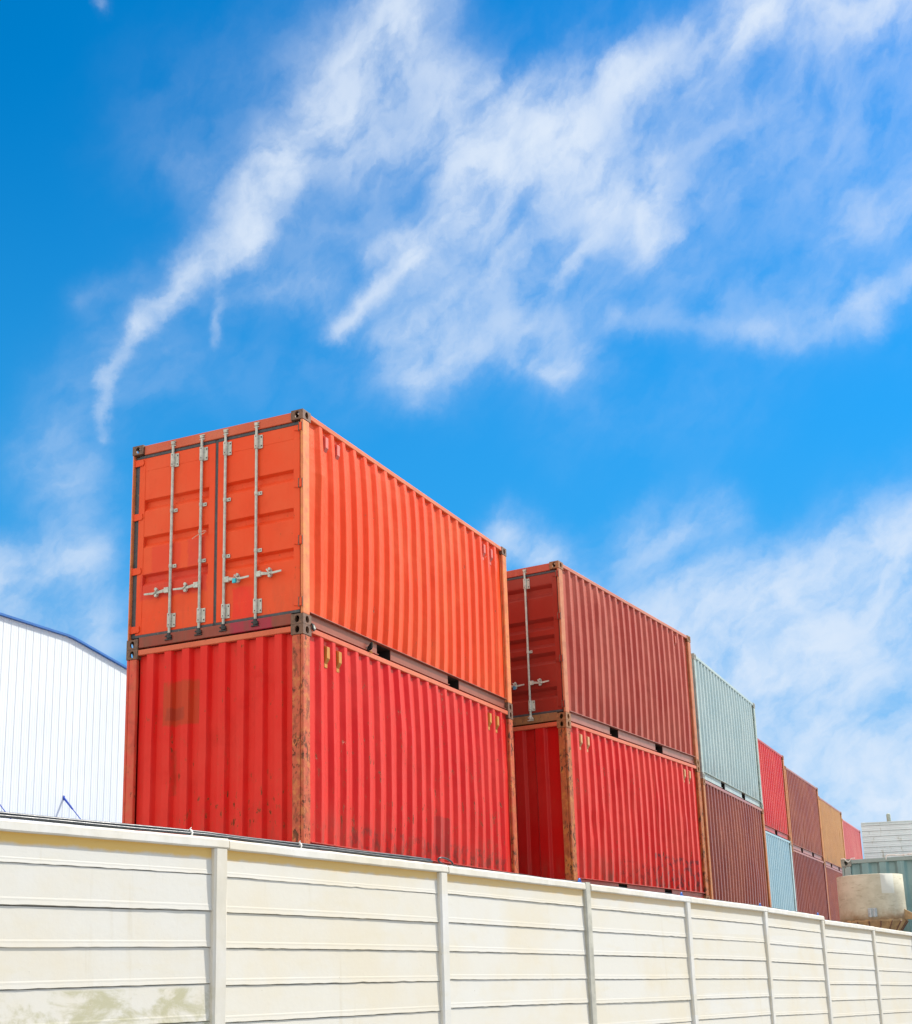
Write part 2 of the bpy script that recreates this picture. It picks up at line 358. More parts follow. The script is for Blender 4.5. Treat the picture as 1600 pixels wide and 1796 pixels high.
def container(spec):
    H, L = spec.get('H', HGT), spec.get('L', LEN)
    wall, post, cast, rail = spec['wall'], spec['post'], spec['cast'], spec['rail']
    endm = spec.get('end', wall)
    rnd = random.Random(spec['seed'])
    t = empty('shipping_container', spec['loc'], spec.get('rz', 0.0))
    tag(t, spec['label'], 'container', 'shipping containers stacked two high')
    # corner castings and posts
    door = spec['near'] == 'door'
    for X, dx in ((0, 1), (L, -1)):
        for Y, dy in ((0, 1), (WID, -1)):
            for Z, up in ((0, False), (H - .118, True)):
                mb = MB(); casting(mb, X, Y, Z, dx, dy, up); mb.build('corner_casting', cast, t, fix=False)
            mb = MB()
            wx = .155
            wy = spec.get('post_w', .15) if (X == 0) else .13
            mb.box(X + dx * .004, X + dx * wx, Y + dy * .004, Y + dy * (.021 if door and X == 0 and dy < 0 else .040), .118, H - .118)
            if wy > .05: mb.box(X + dx * .004, X + dx * .060, Y + dy * .043, Y + dy * wy, .118, H - .118)
            mb.box(X + dx * (wx - .028), X + dx * (wx - .002), Y + dy * .042, Y + dy * .075, .118, H - .118)
            mb.build('corner_post', spec.get('post_far', post) if dy < 0 else post, t, bevel=.012)
    # rails
    for Y, dy in ((0, 1), (WID, -1)):
        mb = MB()
        mb.box(.180, L - .180, Y + dy * .006, Y + dy * .066, H - .072, H - .012)
        mb.build('top_rail', spec.get('toprail', rail), t, bevel=.006)
        mb = MB()
        f0, f1 = L / 2 - 1.025, L / 2 + 1.025
        segs = [(.180, f0 - .18), (f0 + .18, f1 - .18), (f1 + .18, L - .180)] if spec.get('pockets', True) else [(.18, L - .18)]
        mb.box(.180, L - .180, Y + dy * .010, Y + dy * .075, .158, .170)
        for a, c in segs:
            mb.box(a, c, Y + dy * .050, Y + dy * .058, .012, .157)
            mb.box(a, c, Y + dy * .022, Y + dy * .049, .010, .020)
        br = mb.build('bottom_rail', rail, t, bevel=.003)
        if spec.get('pockets', True):
            for f in (f0, f1):
                mb = MB()
                mb.box(f - .190, f - .181, Y + dy * .060, Y + dy * .60, .02, .150)
                mb.box(f + .181, f + .190, Y + dy * .060, Y + dy * .60, .02, .150)
                mb.box(f - .19, f + .19, Y + dy * .060, Y + dy * .60, .148, .155)
                mb.box(f - .18, f + .18, Y + dy * .58, Y + dy * .60, .02, .147)
                mb.build('fork_pocket', M['void'], br)
    # corrugated side walls
    x0, x1 = .156, L - .156
    pts, rec = corrugation(x1 - x0, .072, .066, .070, .040)
    nz = 15
    za, zb = .166, H - .066
    bul = spec.get('bulge', .02)
    ph = rnd.uniform(0, 6)
    dents = [(rnd.uniform(.3, L - .3), rnd.uniform(.3, H - .4), rnd.uniform(.08, .25), rnd.uniform(-.016, .02)) for _ in range(spec.get('dents', 6))]
    for side in (0, 1):
        mb = MB(); rows = []
        for k in range(nz + 1):
            f = k / nz; z = za + (zb - za) * f; row = []
            for d, ins in pts:
                xn = d / (x1 - x0)
                o = bul * (math.sin(math.pi * f) ** .8) * (math.sin(math.pi * xn) ** .5 if 0 < xn < 1 else 0) * (.75 + .35 * math.sin(5.1 * xn + ph))
                for (dx_, dz_, r_, am) in dents:
                    q = ((x0 + d - dx_) ** 2 + ((z - dz_) * .7) ** 2) / (r_ * r_)
                    if q < 6: o += am * math.exp(-q)
                o += .004 * mnoise.noise((d * 1.3 + spec['seed'], z * 1.1, side))
                xo = .010 * mnoise.noise((d * 2.1, z * .9 + spec['seed'], 4.0)) * math.sin(math.pi * f)
                y = .012 + ins - o
                row.append((x0 + d + xo, y if side == 0 else WID - y, z))
            rows.append(row)
        mb.grid(rows); mb.build('side_wall', wall, t, fix=False)
    # roof and floor
    mb = MB(); rp, _ = corrugation(L - .36, .09, .03, .09, .02)
    mb.grid([[(.18 + d, y, H - .020 - ins) for d, ins in rp] for y in (.066, WID - .066)]); mb.build('roof', rail, t, fix=False)
    mb = MB(); mb.box(.08, L - .08, .062, WID - .062, .175, .20); mb.build('floor', M['void'], t)
    # ends: a corrugated front wall and a door end
    for kind, X, dx in ((spec['near'], 0, 1), ('wall' if spec['near'] == 'door' else spec.get('far', 'plain'), L, -1)):
        yw0, yw1 = .152, WID - .152
        if kind in ('wall', 'plain'):
            mb = MB(); mb.box(X + dx * .006, X + dx * .066, .164, WID - .164, H - .078, H - .012); mb.build('end_rail', spec.get('toprail', rail), t, bevel=.008)
            mb = MB(); mb.box(X + dx * .008, X + dx * .066, .164, WID - .164, .012, .160); mb.build('end_sill', rail, t, bevel=.006)
            pts2, _ = corrugation(yw1 - yw0, *spec.get('endprof', (.112, .019, .104, .046)))
            mb = MB(); rows = []
            ed = [(rnd.uniform(.3, 2.1), rnd.uniform(.3, 2.2), rnd.uniform(.05, .13), rnd.uniform(-.012, .018)) for _ in range(9)] if spec.get('dents', 6) > 6 else []
            nzz = 30 if ed else 6
            for k in range(nzz + 1):
                z = .161 + (H - .079 - .161) * k / nzz; row = []
                for d, ins in pts2:
                    o = .003 * mnoise.noise((d * 2, z * 1.4, spec['seed'] + 2.0))
                    for (dy_, dz_, r_, am) in ed:
                        q = ((yw0 + d - dy_) ** 2 + (z - dz_) ** 2) / (r_ * r_)
                        if q < 6: o += am * math.exp(-q)
                    yo = .006 * mnoise.noise((d * 3, z * 1.2, spec['seed'] + 7.0))
                    row.append((X + dx * (.016 + ins + o), yw0 + d + yo, z))
                rows.append(row)
            mb.grid(rows); mb.build('end_wall', endm, t, fix=False)
        else:
            door_end(t, spec, H)
    # vent covers near the top corners, in the recesses of the side wall
    for (i, front) in spec.get('vents', ()):
        xx = x0 + rec[i]
        mb = MB()
        mb.prism([(-.012, .02), (-.012, .20), (.032, .17), (.032, .05)][::-1], 'x', xx - .030, xx + .030)
        mb.box(xx - .034, xx + .034, .0405, .0455, H - .36, H - .355)
        v = MB()
        p = [(.046, 0), (.046, .215), (.006, .195), (.006, .062)]
        v.prism([(y, H - .355 + zz) for y, zz in p], 'x', xx - .033, xx + .033)
        v.box(xx - .033, xx + .033, .040, .0455, H - .400, H - .354)
        v.build('vent_cover', spec['ventm'], t, bevel=.003)
    return t

def door_end(t, spec, H):
    dm, hm, sm = spec.get('end', spec['wall']), spec.get('header', spec['wall']), spec.get('sill', spec['rail'])
    xf = .040                                     # front plane of the door leaves
    mb = MB(); mb.box(.022, .12, .164, WID - .164, H - .128, H - .008); mb.build('header', hm, t, bevel=.008)
    mb = MB(); mb.box(.012, .12, .164, WID - .164, .008, .138); mb.build('sill', sm, t, bevel=.008)
    z0, z1, mid = .176, H - .170, WID / 2
    e0, e1 = spec.get('door_edges', (.066, .088))   # gaps at the post on the low and high side
    for leaf in (0, 1):                            # 0 lies towards y = 0
        ya, yb = (e0, mid - .020) if leaf == 0 else (mid + .020, WID - e1)
        mb = MB()
        st = .085
        mb.box(xf, xf + .070, ya, ya + st, z0, z1); mb.box(xf, xf + .070, yb - st, yb, z0, z1)
        mb.box(xf + .002, xf + .050, ya + st - .001, yb - st + .001, z0, z0 + .20); mb.box(xf + .002, xf + .050, ya + st - .001, yb - st + .001, z1 - .17, z1)
        prof = [(z0 + .198, .005)]
        for zt, hgt, up, dn in spec['ribs']:
            prof += [(zt - hgt, .005), (zt - hgt + dn, .056), (zt - up, .056), (zt, .005)]
        prof.append((z1 - .168, .005)); prof.sort(key=lambda p: p[0])
        mb.grid([[(xf + d, ya + st - .004, z), (xf + d, yb - st + .004, z)] for z, d in prof])
        door = mb.build('door', dm, t, bevel=.004, fix=False)
        # rubber gasket round the leaf
        g = MB(); gx0, gx1 = xf + .008, xf + .045
        if leaf == 0: g.box(gx0, gx1, ya - .022, ya - .002, z0 - .03, z1 + .036)
        else: g.box(gx0, gx1, yb + .002, yb + .064, z0 - .03, z1 + .036)
        yc0, yc1 = (mid - .019, mid + .001) if leaf == 0 else (mid + .0015, mid + .019)
        g.box(gx0 - .006, gx1, yc0, yc1, z0 - .03, z1 + .036)
        ylo, yhi = (ya - .0015, mid - .0195) if leaf == 0 else (mid + .0195, yb + .0015)
        g.box(gx0 - .010, gx1, ylo, yhi, z1 + .001, z1 + .040); g.box(gx0 - .014, gx1, ylo, yhi, z0 - .036, z0 - .001)
        g.build('gasket', M['gasket'], door, bevel=.006)
        # hinges: strap on the leaf, knuckle at the post
        for hz in spec['hinges']:
            h = MB(); zz = hz + (spec.get('hinge_shift', 0) if leaf else 0)
            if leaf == 0:
                h.prism([(ya + .075, zz - .022), (ya + .075, zz + .026), (ya - .045, zz + .045), (ya - .045, zz - .045)], 'x', xf - .012, xf - .0005)
                h.box(-.012, .0032, .012, .046, zz - .046, zz + .050); h.box(-.015, .0030, .0465, .058, zz - .056, zz + .060, 1); h.box(-.010, .0031, .004, .0115, zz - .056, zz + .060, 1)
            else:
                h.prism([(yb - .070, zz - .026), (yb - .055, zz - .044), (yb + .062, zz - .050), (yb + .062, zz + .040), (yb - .06, zz + .036)], 'x', xf - .014, xf - .0005)
                h.tube([(xf - .012, yb + .068, zz - .05), (xf - .012, yb + .068, zz + .05)], .013, 8)
            h.build('hinge', [dm, M['cast_dark']], door, bevel=.004)
        # locking bars
        for yy, hz, clamps in spec['bars'][leaf]:
            xr = xf - .024
            r = MB()
            r.tube([(xr, yy, .105), (xr, yy, H - .085)], .0168, 12)
            for bz, bh in ((z1 - .115, .17), (z0 + .115, .17)):
                r.tube([(xr, yy, bz - bh / 2), (xr, yy, bz + bh / 2)], .028, 10)
                r.box(xf - .012, xf + .001, yy - .074, yy - .001, bz - bh / 2, bz + bh / 2)
                for sy in (-.060,):
                    for q in (-1, 1): r.box(xf - .017, xf - .011, yy + sy - .008, yy + sy + .008, bz + q * bh * .33 - .008, bz + q * bh * .33 + .008, 1)
                for q in (-1, 1): r.box(xr - .033, xr - .024, yy - .012, yy - .002, bz + q * bh * .36 - .006, bz + q * bh * .36 + .006, 1)
            for cz in clamps:
                r.tube([(xr, yy, cz - .022), (xr, yy, cz + .022)], .0225, 10)
                r.box(xf - .012, xf + .001, yy - .070, yy - .004, cz - .022, cz + .022)
                r.box(xf - .017, xf - .011, yy - .060, yy - .046, cz - .007, cz + .007, 1)
            r.tube([(xr, yy, H - .085), (xr, yy, H - .055)], .024, 8)
            r.box(xr - .018, xr + .014, yy - .034, yy + .022, H - .076, H - .062)
            r.box(.004, .0215, yy - .040, yy + .030, H - .105, H - .094); r.box(.002, .0215, yy - .040, yy + .030, H - .052, H - .040)
            r.build('locking_bar', [M['zinc'], M['grease']], door, bevel=.003)
            k = MB(); k.tube([(xr, yy, .135), (xr, yy, .060)], .027, 8); k.box(-.004, .0115, yy - .052, yy + .050, .048, .064); k.box(-.006, .0115, yy - .046, yy + .044, .092, .108)
            k.box(xr - .03, xr + .02, yy - .05, yy + .01, .070, .088)
            k.build('cam_keeper', spec.get('cam', M['grease']), door, bevel=.004)
            # handle with hub and hasp
            s = -1 if leaf == 0 else 1
            hd = MB()
            hd.box(xr - .022, xr + .010, yy + s * .012, yy + s * .075, hz - .036, hz + .030)
            a0 = Vector((xr - .012, yy + s * .074, hz - .004)); a1 = Vector((xr - .016, yy + s * .20, hz - .022)); a2 = Vector((xr - .022, yy + s * .36, hz - .014))
            for p, q, w0, w1 in ((a0, a1, .020, .013), (a1, a2, .014, .011)):
                i = []
                for pt, w in ((p, w0), (q, w1)):
                    for ddx, ddz in ((-.006, -w), (.006, -w), (.006, w), (-.006, w)): i.append(hd.vert(pt + Vector((ddx, 0, ddz))))
                for q4 in ((0, 1, 5, 4), (1, 2, 6, 5), (2, 3, 7, 6), (3, 0, 4, 7), (0, 3, 2, 1), (4, 5, 6, 7)): hd.face([i[z_] for z_ in q4])
            hd.build('lock_handle', M['zinc'], door, bevel=.003)
            hp = MB(); yh = yy + s * .195
            hp.box(xf - .020, xf - .001, yh - .017, yh + .017, hz - .050, hz + .030)
            for q in (.030, -.050):
                hp.tube([(xr - .026, yh, hz + q), (xf - .019, yh, hz + q)], .019, 10)
            hp.tube([(xr - .034, yh - s * .03, hz + .03), (xr - .034, yh, hz - .012), (xr - .032, yh + s * .028, hz - .03)], .009, 6)
            hp.build('hasp', [M['zinc']], door, bevel=.003)

# ------------------------------------------------------------------ ground
def slab(name, poly, z0, z1, mat):
    mb = MB(); mb.prism(poly, 'z', z0, z1); o = mb.build(name, mat); tag(o, kind='structure'); return o
M['asphalt'] = plain('dusty_concrete_road', (.30, .29, .27), .85, .15, 2)
M['gravel'] = plain('yard_gravel', (.42, .38, .32), .9, .2, 5)
M['terrace'] = plain('terrace_concrete', (.45, .43, .39), .85, .2, 2)
mb = MB(); mb.quad((-900, -900, 0), (900, -900, 0), (900, 900, 0), (-900, 900, 0)); tag(mb.build('ground', M['asphalt']), kind='structure')

# ------------------------------------------------------------------ containers
def P(name, col, fade, **k): return paint(name, col, fade, **k)
org_side = P('orange_red_paint', (.84, .056, .006), (.85, .17, .045), seed=1, wear=.4, streak=.45, chips=.7, dirt=.15, mott=.25)
org_end = P('orange_door_paint', (.78, .060, .012), (.74, .12, .045), seed=2, wear=.6, streak=.3, chips=.6, dirt=.2, mott=.3, rough=.42,
    patches=[(1, .70, .98, 2, .18, .56, (.80, .030, .018), .85), (1, 1.72, 2.14, 2, .92, 1.26, (.68, .035, .022), .5), (1, 1.36, 1.62, 2, .93, 1.28, (.60, .035, .03), .5), (1, 1.34, 2.30, 2, .60, .92, (.56, .030, .034), .55)])
org_head = P('faded_header_paint', (.55, .095, .045), (.58, .17, .10), seed=3, wear=.8, streak=.3, chips=.3, dirt=.0)
org_sill = P('faded_sill_paint', (.26, .05, .035), (.33, .115, .085), seed=4, wear=.8, streak=.5, chips=1.0, dirt=.5,
    patches=[(1, .42, .98, 0, -1, 1, (.36, .015, .055), .8)])
org_post = rustpaint('orange_post_paint', (.70, .20, .075), (.72, .28, .07), (.10, .04, .018), 1, .35)
org_rail = P('brown_rail_paint', (.28, .07, .045), (.36, .14, .10), seed=5, wear=.6, streak=.3, chips=.5, dirt=.2)
org_top = P('orange_top_rail_paint', (.62, .15, .065), (.66, .22, .11), seed=6, wear=.7, streak=.2, chips=.5, dirt=0)
red_side = P('bright_red_paint', (.64, .009, .008), (.70, .08, .05), seed=11, wear=.25, streak=.35, chips=1.3, dirt=.5, mott=.35,
    patches=[(0, 3.2, 3.7, 2, .25, .75, (.25, .02, .018), .5), (0, 4.7, 5.5, 2, .2, 1.0, (.34, .05, .02), .45, 1), (0, 1.0, 5.6, 2, .17, .42, (.12, .03, .025), .5, 1)])
red_end = P('bright_red_end_paint', (.68, .012, .010), (.68, .06, .04), seed=12, wear=.4, streak=.40, chips=1.45, dirt=.35, mott=.45, rough=.40,
    patches=[(1, 1.42, 1.93, 2, 1.62, 2.14, (.42, .045, .010), .72), (1, 1.60, 1.86, 2, 1.68, 1.82, (.26, .03, .015), .55), (1, 1.735, 1.785, 2, .80, 1.35, (.20, .05, .02), .35)])
red_post = rustpaint('rusted_orange_post_paint', (.52, .095, .04), (.56, .20, .055), (.075, .03, .014), 2, 1.0)
red_top = P('salmon_top_rail_paint', (.60, .12, .06), (.64, .20, .10), seed=13, wear=.7, streak=.3, chips=.8, dirt=0)
red_rail = P('dark_red_rail_paint', (.42, .035, .028), (.44, .08, .06), seed=14, wear=.4, streak=.3, chips=.7, dirt=.2)
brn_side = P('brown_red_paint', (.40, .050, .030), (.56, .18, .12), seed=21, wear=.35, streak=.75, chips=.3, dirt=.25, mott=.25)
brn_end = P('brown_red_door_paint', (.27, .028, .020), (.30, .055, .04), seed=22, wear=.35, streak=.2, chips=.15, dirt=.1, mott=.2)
brn_post = rustpaint('salmon_post_paint', (.52, .17, .08), (.55, .24, .11), (.14, .055, .025), 3, .15)
brn_rail = P('rosy_brown_rail_paint', (.34, .115, .095), (.40, .20, .16), seed=23, wear=.6, streak=.4, chips=.4, dirt=.3)
brn_sill = rustpaint('rusty_brown_sill', (.26, .12, .05), (.32, .16, .06), (.06, .035, .02), 5, .6)
brn_top = P('pale_red_top_rail_paint', (.48, .14, .09), (.55, .22, .15), seed=24, wear=.6, streak=.3, chips=.3, dirt=0)
dr_side = P('deep_red_paint', (.66, .012, .009), (.72, .12, .075), seed=31, wear=.3, streak=.55, chips=1.2, dirt=.75, mott=.4,
    patches=[(0, 3.4, 5.6, 2, .18, .75, (.09, .03, .035), .8, 1), (0, 1.9, 3.4, 2, .15, .55, (.20, .02, .02), .6, 1)])
dr_end = P('deep_red_end_paint', (.48, .008, .008), (.45, .035, .025), seed=32, wear=.4, streak=.35, chips=.3, dirt=.4, mott=.4)
dr_post = rustpaint('rusted_brown_post_paint', (.42, .11, .035), (.52, .21, .045), (.07, .03, .014), 6, 1.0)
sil_side = P('silver_grey_paint', (.37, .46, .44), (.47, .54, .52), seed=41, wear=.4, streak=.5, chips=.15, dirt=.35, mott=.2)
sil_post = rustpaint('silver_post_paint', (.36, .44, .41), (.42, .46, .40), (.25, .16, .08), 7, .1)
mar_side = P('maroon_paint', (.235, .044, .026), (.40, .13, .075), seed=51, wear=.45, streak=.65, chips=.4, dirt=.3, mott=.4)
mar_post = rustpaint('rust_orange_post_paint', (.42, .15, .05), (.48, .20, .06), (.12, .05, .02), 8, .3)
g_side = P('cherry_red_paint', (.62, .020, .022), (.68, .13, .11), seed=61, wear=.4, streak=.5, chips=.5, dirt=.7, mott=.3)
h_side = P('pale_blue_grey_paint', (.27, .42, .48), (.36, .49, .53), seed=62, wear=.5, streak=.3, chips=.1, dirt=.2, mott=.2)
h_post = rustpaint('pale_blue_post_paint', (.40, .52, .55), (.45, .52, .50), (.22, .15, .08), 9, .1)
i_side = P('dusty_maroon_paint', (.28, .060, .034), (.43, .16, .095), seed=71, wear=.5, streak=.6, chips=.5, dirt=.5, mott=.4)
j_side = P('dark_maroon_paint', (.20, .034, .020), (.30, .08, .048), seed=72, wear=.4, streak=.5, chips=.3, dirt=.3, mott=.4)
k_side = P('ochre_paint', (.52, .235, .065), (.58, .33, .13), seed=81, wear=.4, streak=.5, chips=.5, dirt=.5, mott=.4)
k_post = rustpaint('ochre_post_paint', (.48, .22, .06), (.52, .26, .08), (.15, .07, .02), 10, .3)
m_side = P('pinkish_red_paint', (.62, .125, .115), (.68, .24, .21), seed=91, wear=.6, streak=.4, chips=.2, dirt=.2, mott=.2)
teal_m = P('teal_paint', (.17, .30, .31), (.34, .50, .50), seed=101, wear=.4, streak=.55, chips=.2, dirt=.3, mott=.35)
teal_top = P('teal_top_paint', (.26, .35, .34), (.42, .46, .43), seed=102, wear=.6, streak=.3, chips=.8, dirt=0)
ochre_vent = rustpaint('yellow_vent_paint', (.52, .21, .035), (.56, .26, .05), (.20, .09, .03), 11, .1)
red_vent = plain('red_vent_paint', (.62, .13, .10), .45, .2, 14)
tan_vent = rustpaint('tan_vent_paint', (.55, .30, .14), (.62, .36, .16), (.15, .06, .03), 12, .3)

HINGE = [2.375, 1.672, .98, .25]
def bars(hz, cl, ys=((.644, 1.08), (1.42, 1.84))):
    return [[(y, hz, cl) for y in ys[0]], [(y, hz, cl) for y in ys[1]]]
RIBS_A = [(1.878, .150, .022, .060), (1.405, .145, .022, .060), (.923, .145, .022, .060)]
RIBS_C = [(2.240, .195, .05, .06), (1.690, .195, .05, .06), (1.405, .195, .05, .06), (1.124, .195, .05, .06), (.557, .175, .045, .055)]
D = math.radians
stacks = [  # x, y, yaw, height of the joint above ZO
    (0, 0, 0, 0), (6.871, -.556, D(-4.7), -.041), (13.948, -.830, D(1.23), -.124), (22.566, .290, D(1.03), -.129),
    (30.016, .659, D(.9), -.217), (39.741, 1.384, D(1.56), -.047), (48.732, 2.015, D(1.44), 0)]
def place(i, up):
    x, y, rz, dz = stacks[i]
    return dict(loc=(x, y, ZO + dz + (.003 if up else -HGT)), rz=rz)
V4 = [(1, 1), (2, 1), (-2, 1), (-3, 1)]
specs = [
  dict(**place(0, 1), seed=1, wall=org_side, end=org_end, header=org_head, sill=org_sill, post=org_post, cast=M['cast_dark'], rail=org_rail, toprail=org_top, near='door', ribs=RIBS_A, hinges=HINGE, bars=bars(.67, (1.66, .96)), bulge=.060, dents=5, vents=V4, ventm=red_vent, post_w=.040,
       label='orange container with pale locking bars on its doors, top of the nearest stack'),
  dict(**place(0, 0), seed=2, wall=red_side, end=red_end, post=red_post, post_far=rustpaint('red_post_paint', (.62, .075, .04), (.58, .12, .05), (.09, .035, .018), 4, .45), cast=M['cast_dark'], rail=red_rail, toprail=red_top, near='wall', bulge=.030, dents=12, vents=V4, ventm=ochre_vent, endprof=(.108, .020, .104, .058),
       label='bright red container with scuffed ribbed end and rusty orange posts, directly under the orange one'),
  dict(**place(1, 1), seed=3, wall=brn_side, end=brn_end, sill=brn_sill, post=brn_post, cast=M['cast_brown'], rail=brn_rail, toprail=brn_top, near='door', ribs=RIBS_C, hinges=HINGE, bars=bars(.66, (1.17,), ((.62, 1.06), (1.42, 1.84))), bulge=.035, dents=4, vents=[(-3, 1)], ventm=brn_side, post_w=.040, cam=M['zinc'],
       label='brown red container with ribbed doors, upper one of the second stack'),
  dict(**place(1, 0), seed=4, wall=dr_side, end=dr_end, post=dr_post, cast=M['cast_brown'], rail=red_rail, toprail=red_top, near='wall', bulge=.030, dents=14, vents=V4, ventm=tan_vent, endprof=(.150, .03, .16, .050),
       label='red container with dark scrapes along its lower edge, beneath the brown red one'),
  dict(**place(2, 1), seed=5, wall=sil_side, post=sil_post, cast=M['cast_grey'], rail=sil_side, near='wall', bulge=.02, dents=3, label='silver grey container, the only pale one in the upper layer'),
  dict(**place(2, 0), seed=6, wall=mar_side, post=mar_post, cast=M['cast_brown'], rail=brn_rail, near='wall', bulge=.02, dents=8, label='maroon container with rust orange posts, under the silver grey container'),
  dict(**place(3, 1), seed=7, wall=g_side, post=mar_post, cast=M['cast_brown'], rail=red_rail, near='wall', bulge=.02, dents=4, label='cherry red container partly hidden behind the silver grey one, above a pale blue one'),
  dict(**place(3, 0), seed=8, wall=h_side, post=h_post, cast=M['cast_grey'], rail=h_side, near='wall', bulge=.015, dents=2, label='pale blue grey container in the lower layer'),
  dict(**place(4, 1), seed=9, wall=i_side, post=mar_post, cast=M['cast_brown'], rail=brn_rail, near='wall', bulge=.02, dents=4, label='dusty maroon container in the upper layer, between the cherry red and the ochre one'),
  dict(**place(4, 0), seed=10, wall=j_side, post=j_side, cast=M['cast_brown'], rail=brn_rail, near='wall', bulge=.015, dents=3, label='dark maroon container in the lower layer, right of the pale blue one'),
  dict(**place(5, 1), seed=11, wall=k_side, post=k_post, cast=M['cast_brown'], rail=brn_rail, near='wall', bulge=.02, dents=4, label='ochre yellow container in the upper layer'),
  dict(**place(5, 0), seed=12, wall=mar_side, post=mar_post, cast=M['cast_brown'], rail=brn_rail, near='wall', bulge=.015, dents=3, label='maroon container under the ochre one, half hidden by the round hopper'),
  dict(**place(6, 1), seed=13, wall=m_side, post=m_side, cast=M['cast_brown'], rail=m_side, near='wall', bulge=.02, dents=2, label='pinkish red container at the far end of the row, in the upper layer'),
  dict(loc=(10.3, -6.412, .50), rz=0, H=2.896, seed=14, wall=teal_m, end=teal_m, post=teal_top, cast=M['cast_grey'], rail=teal_m, toprail=teal_top, near='wall', bulge=.02, dents=4, endprof=(.112, .036, .096, .046), label='teal container with broad ribs standing end on behind the round hopper'),
]
for s in specs: container(s)

# raised yard that carries the row, and the lower yard with the teal container
zt = ZO - HGT
front, back = [], []
for x, y, rz, dz in stacks:
    for k in (-.25 if x == 0 else -.02, LEN + .05):
        front.append((x + k * math.cos(rz), y + k * math.sin(rz) + .012, zt + dz - .004))
mb = MB()
tp = [mb.vert(p) for p in front] + [mb.vert((front[-1][0], 12.5, front[-1][2]))] + [mb.vert((front[0][0], 12.5, front[0][2]))]
bt = [mb.vert((*mb.v[i][:2], -.2)) for i in tp]
n_ = len(front)
bk = [mb.vert((p[0], 12.5, p[2])) for p in front]
for k in range(n_ - 1): mb.face([tp[k], tp[k + 1], bk[k + 1], bk[k]])
for k in range(len(tp)): mb.face([tp[k], tp[(k + 1) % len(tp)], bt[(k + 1) % len(tp)], bt[k]])
tag(mb.build('raised_yard', M['terrace']), kind='structure')
slab('yard_ground', [(7.5, -5.2), (9.5, -7.4), (40, -7.4), (40, -1.0), (7.5, -1.0)], -.1, .5, M['gravel'])

# ------------------------------------------------------------------ precast concrete fence
def fencepaint(name, base, grey=.0, seed=0):
    m_, T, b = newmat(name)
    Pp = objco(T); S = T.vec('ADD', Pp, (seed * 3.1, 0, seed))
    n1 = T.noise(S, 1.3, 6, .62)
    c = T.mix(T.math('MULTIPLY', T.step(n1, .42, .72), .6), base, (.60, .53, .39))
    c = T.mix(T.math('MULTIPLY', T.step(T.noise(T.vec('MULTIPLY', S, (1, 1, 4)), 2.6, 7, .65), .50, .72), .35), c, (.58, .53, .40))
    x, y, z = T.sep(Pp)
    # mossy smears low down at the left end, specks and hairline dirt
    lowleft = T.math('MULTIPLY', T.step(x, .02, -.03), T.step(z, 1.650, 1.630))
    sm = T.noise(T.vec('MULTIPLY', S, (1, 1, 1.7)), 4.2, 8, .68, .5)
    c = T.mix(T.math('MULTIPLY', T.math('MULTIPLY', T.step(sm, .42, .60), lowleft), .72), c, (.34, .325, .17))
    sp = T.noise(S, 55, 3, .6)
    c = T.mix(T.math('MULTIPLY', T.step(sp, .74, .77), .7), c, (.16, .13, .09))
    # run-down dirt in thin vertical trails, and a change of tone from bay to bay
    c = T.mix(T.math('MULTIPLY', T.step(T.noise(T.vec('MULTIPLY', S, (14, 14, .7)), 1, 6, .62), .60, .76), .30), c, (.46, .40, .27))
    c = T.mix(T.step(T.noise(T.comb(T.math('FLOOR', T.math('DIVIDE', x, 2.033)), T.math('FLOOR', T.math('DIVIDE', T.math('SUBTRACT', z, 1.637 - 10 * .172), .172)), 0.0), 3.7, 1), .35, .65, 0, .30), c, (.58, .53, .41))
    if grey:
        c = T.mix(T.math('MULTIPLY', T.step(T.noise(T.vec('MULTIPLY', S, (1, 1, .3)), 9, 7, .66), .36, .60), grey), c, (.36, .34, .24))
    T.l.new(c, b.inputs['Base Color']); b.inputs['Roughness'].default_value = .72; b.inputs['Specular IOR Level'].default_value = .25
    bump(T, b, T.math('ADD', T.noise(S, 30, 6, .6), T.math('MULTIPLY', T.noise(S, 4, 3), 1.4)), .003, .22)
    return m_
def ochrebandpaint():
    """top board: ochre band below the coping, ragged lower edge"""
    m_ = fencepaint('ochre_band_fence_paint', (.60, .588, .54), 0, 5)
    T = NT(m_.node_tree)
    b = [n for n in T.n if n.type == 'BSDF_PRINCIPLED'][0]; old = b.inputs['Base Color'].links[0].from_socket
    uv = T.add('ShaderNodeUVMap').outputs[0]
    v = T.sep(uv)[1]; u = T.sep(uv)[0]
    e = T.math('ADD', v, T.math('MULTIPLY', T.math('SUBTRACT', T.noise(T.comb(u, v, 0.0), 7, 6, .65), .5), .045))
    f = T.math('MULTIPLY', T.step(e, .058, .034), T.step(u, 12, 0, .25, .95))  # ochre tint close under the coping, weaker towards the right
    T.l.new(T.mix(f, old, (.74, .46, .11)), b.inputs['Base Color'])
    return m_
M['fence'] = fencepaint('cream_fence_paint', (.60, .588, .54), 0, 1)
M['fence_top'] = ochrebandpaint()
M['post_white'] = fencepaint('white_post_paint', (.64, .635, .61), .18, 2)
M['post_grey'] = plain('bare_concrete', (.46, .45, .38), .8, .25, 7, dirt=(.25, .23, .15))
YAW = D(-6.414)
dirs = {}
fence = empty('precast_fence', (-7.071, -3.786, 0))
tag(fence, 'cream precast concrete fence of horizontal boards between slim posts along the bottom', 'fence')
FO = Vector((-7.071, -3.786, 0))
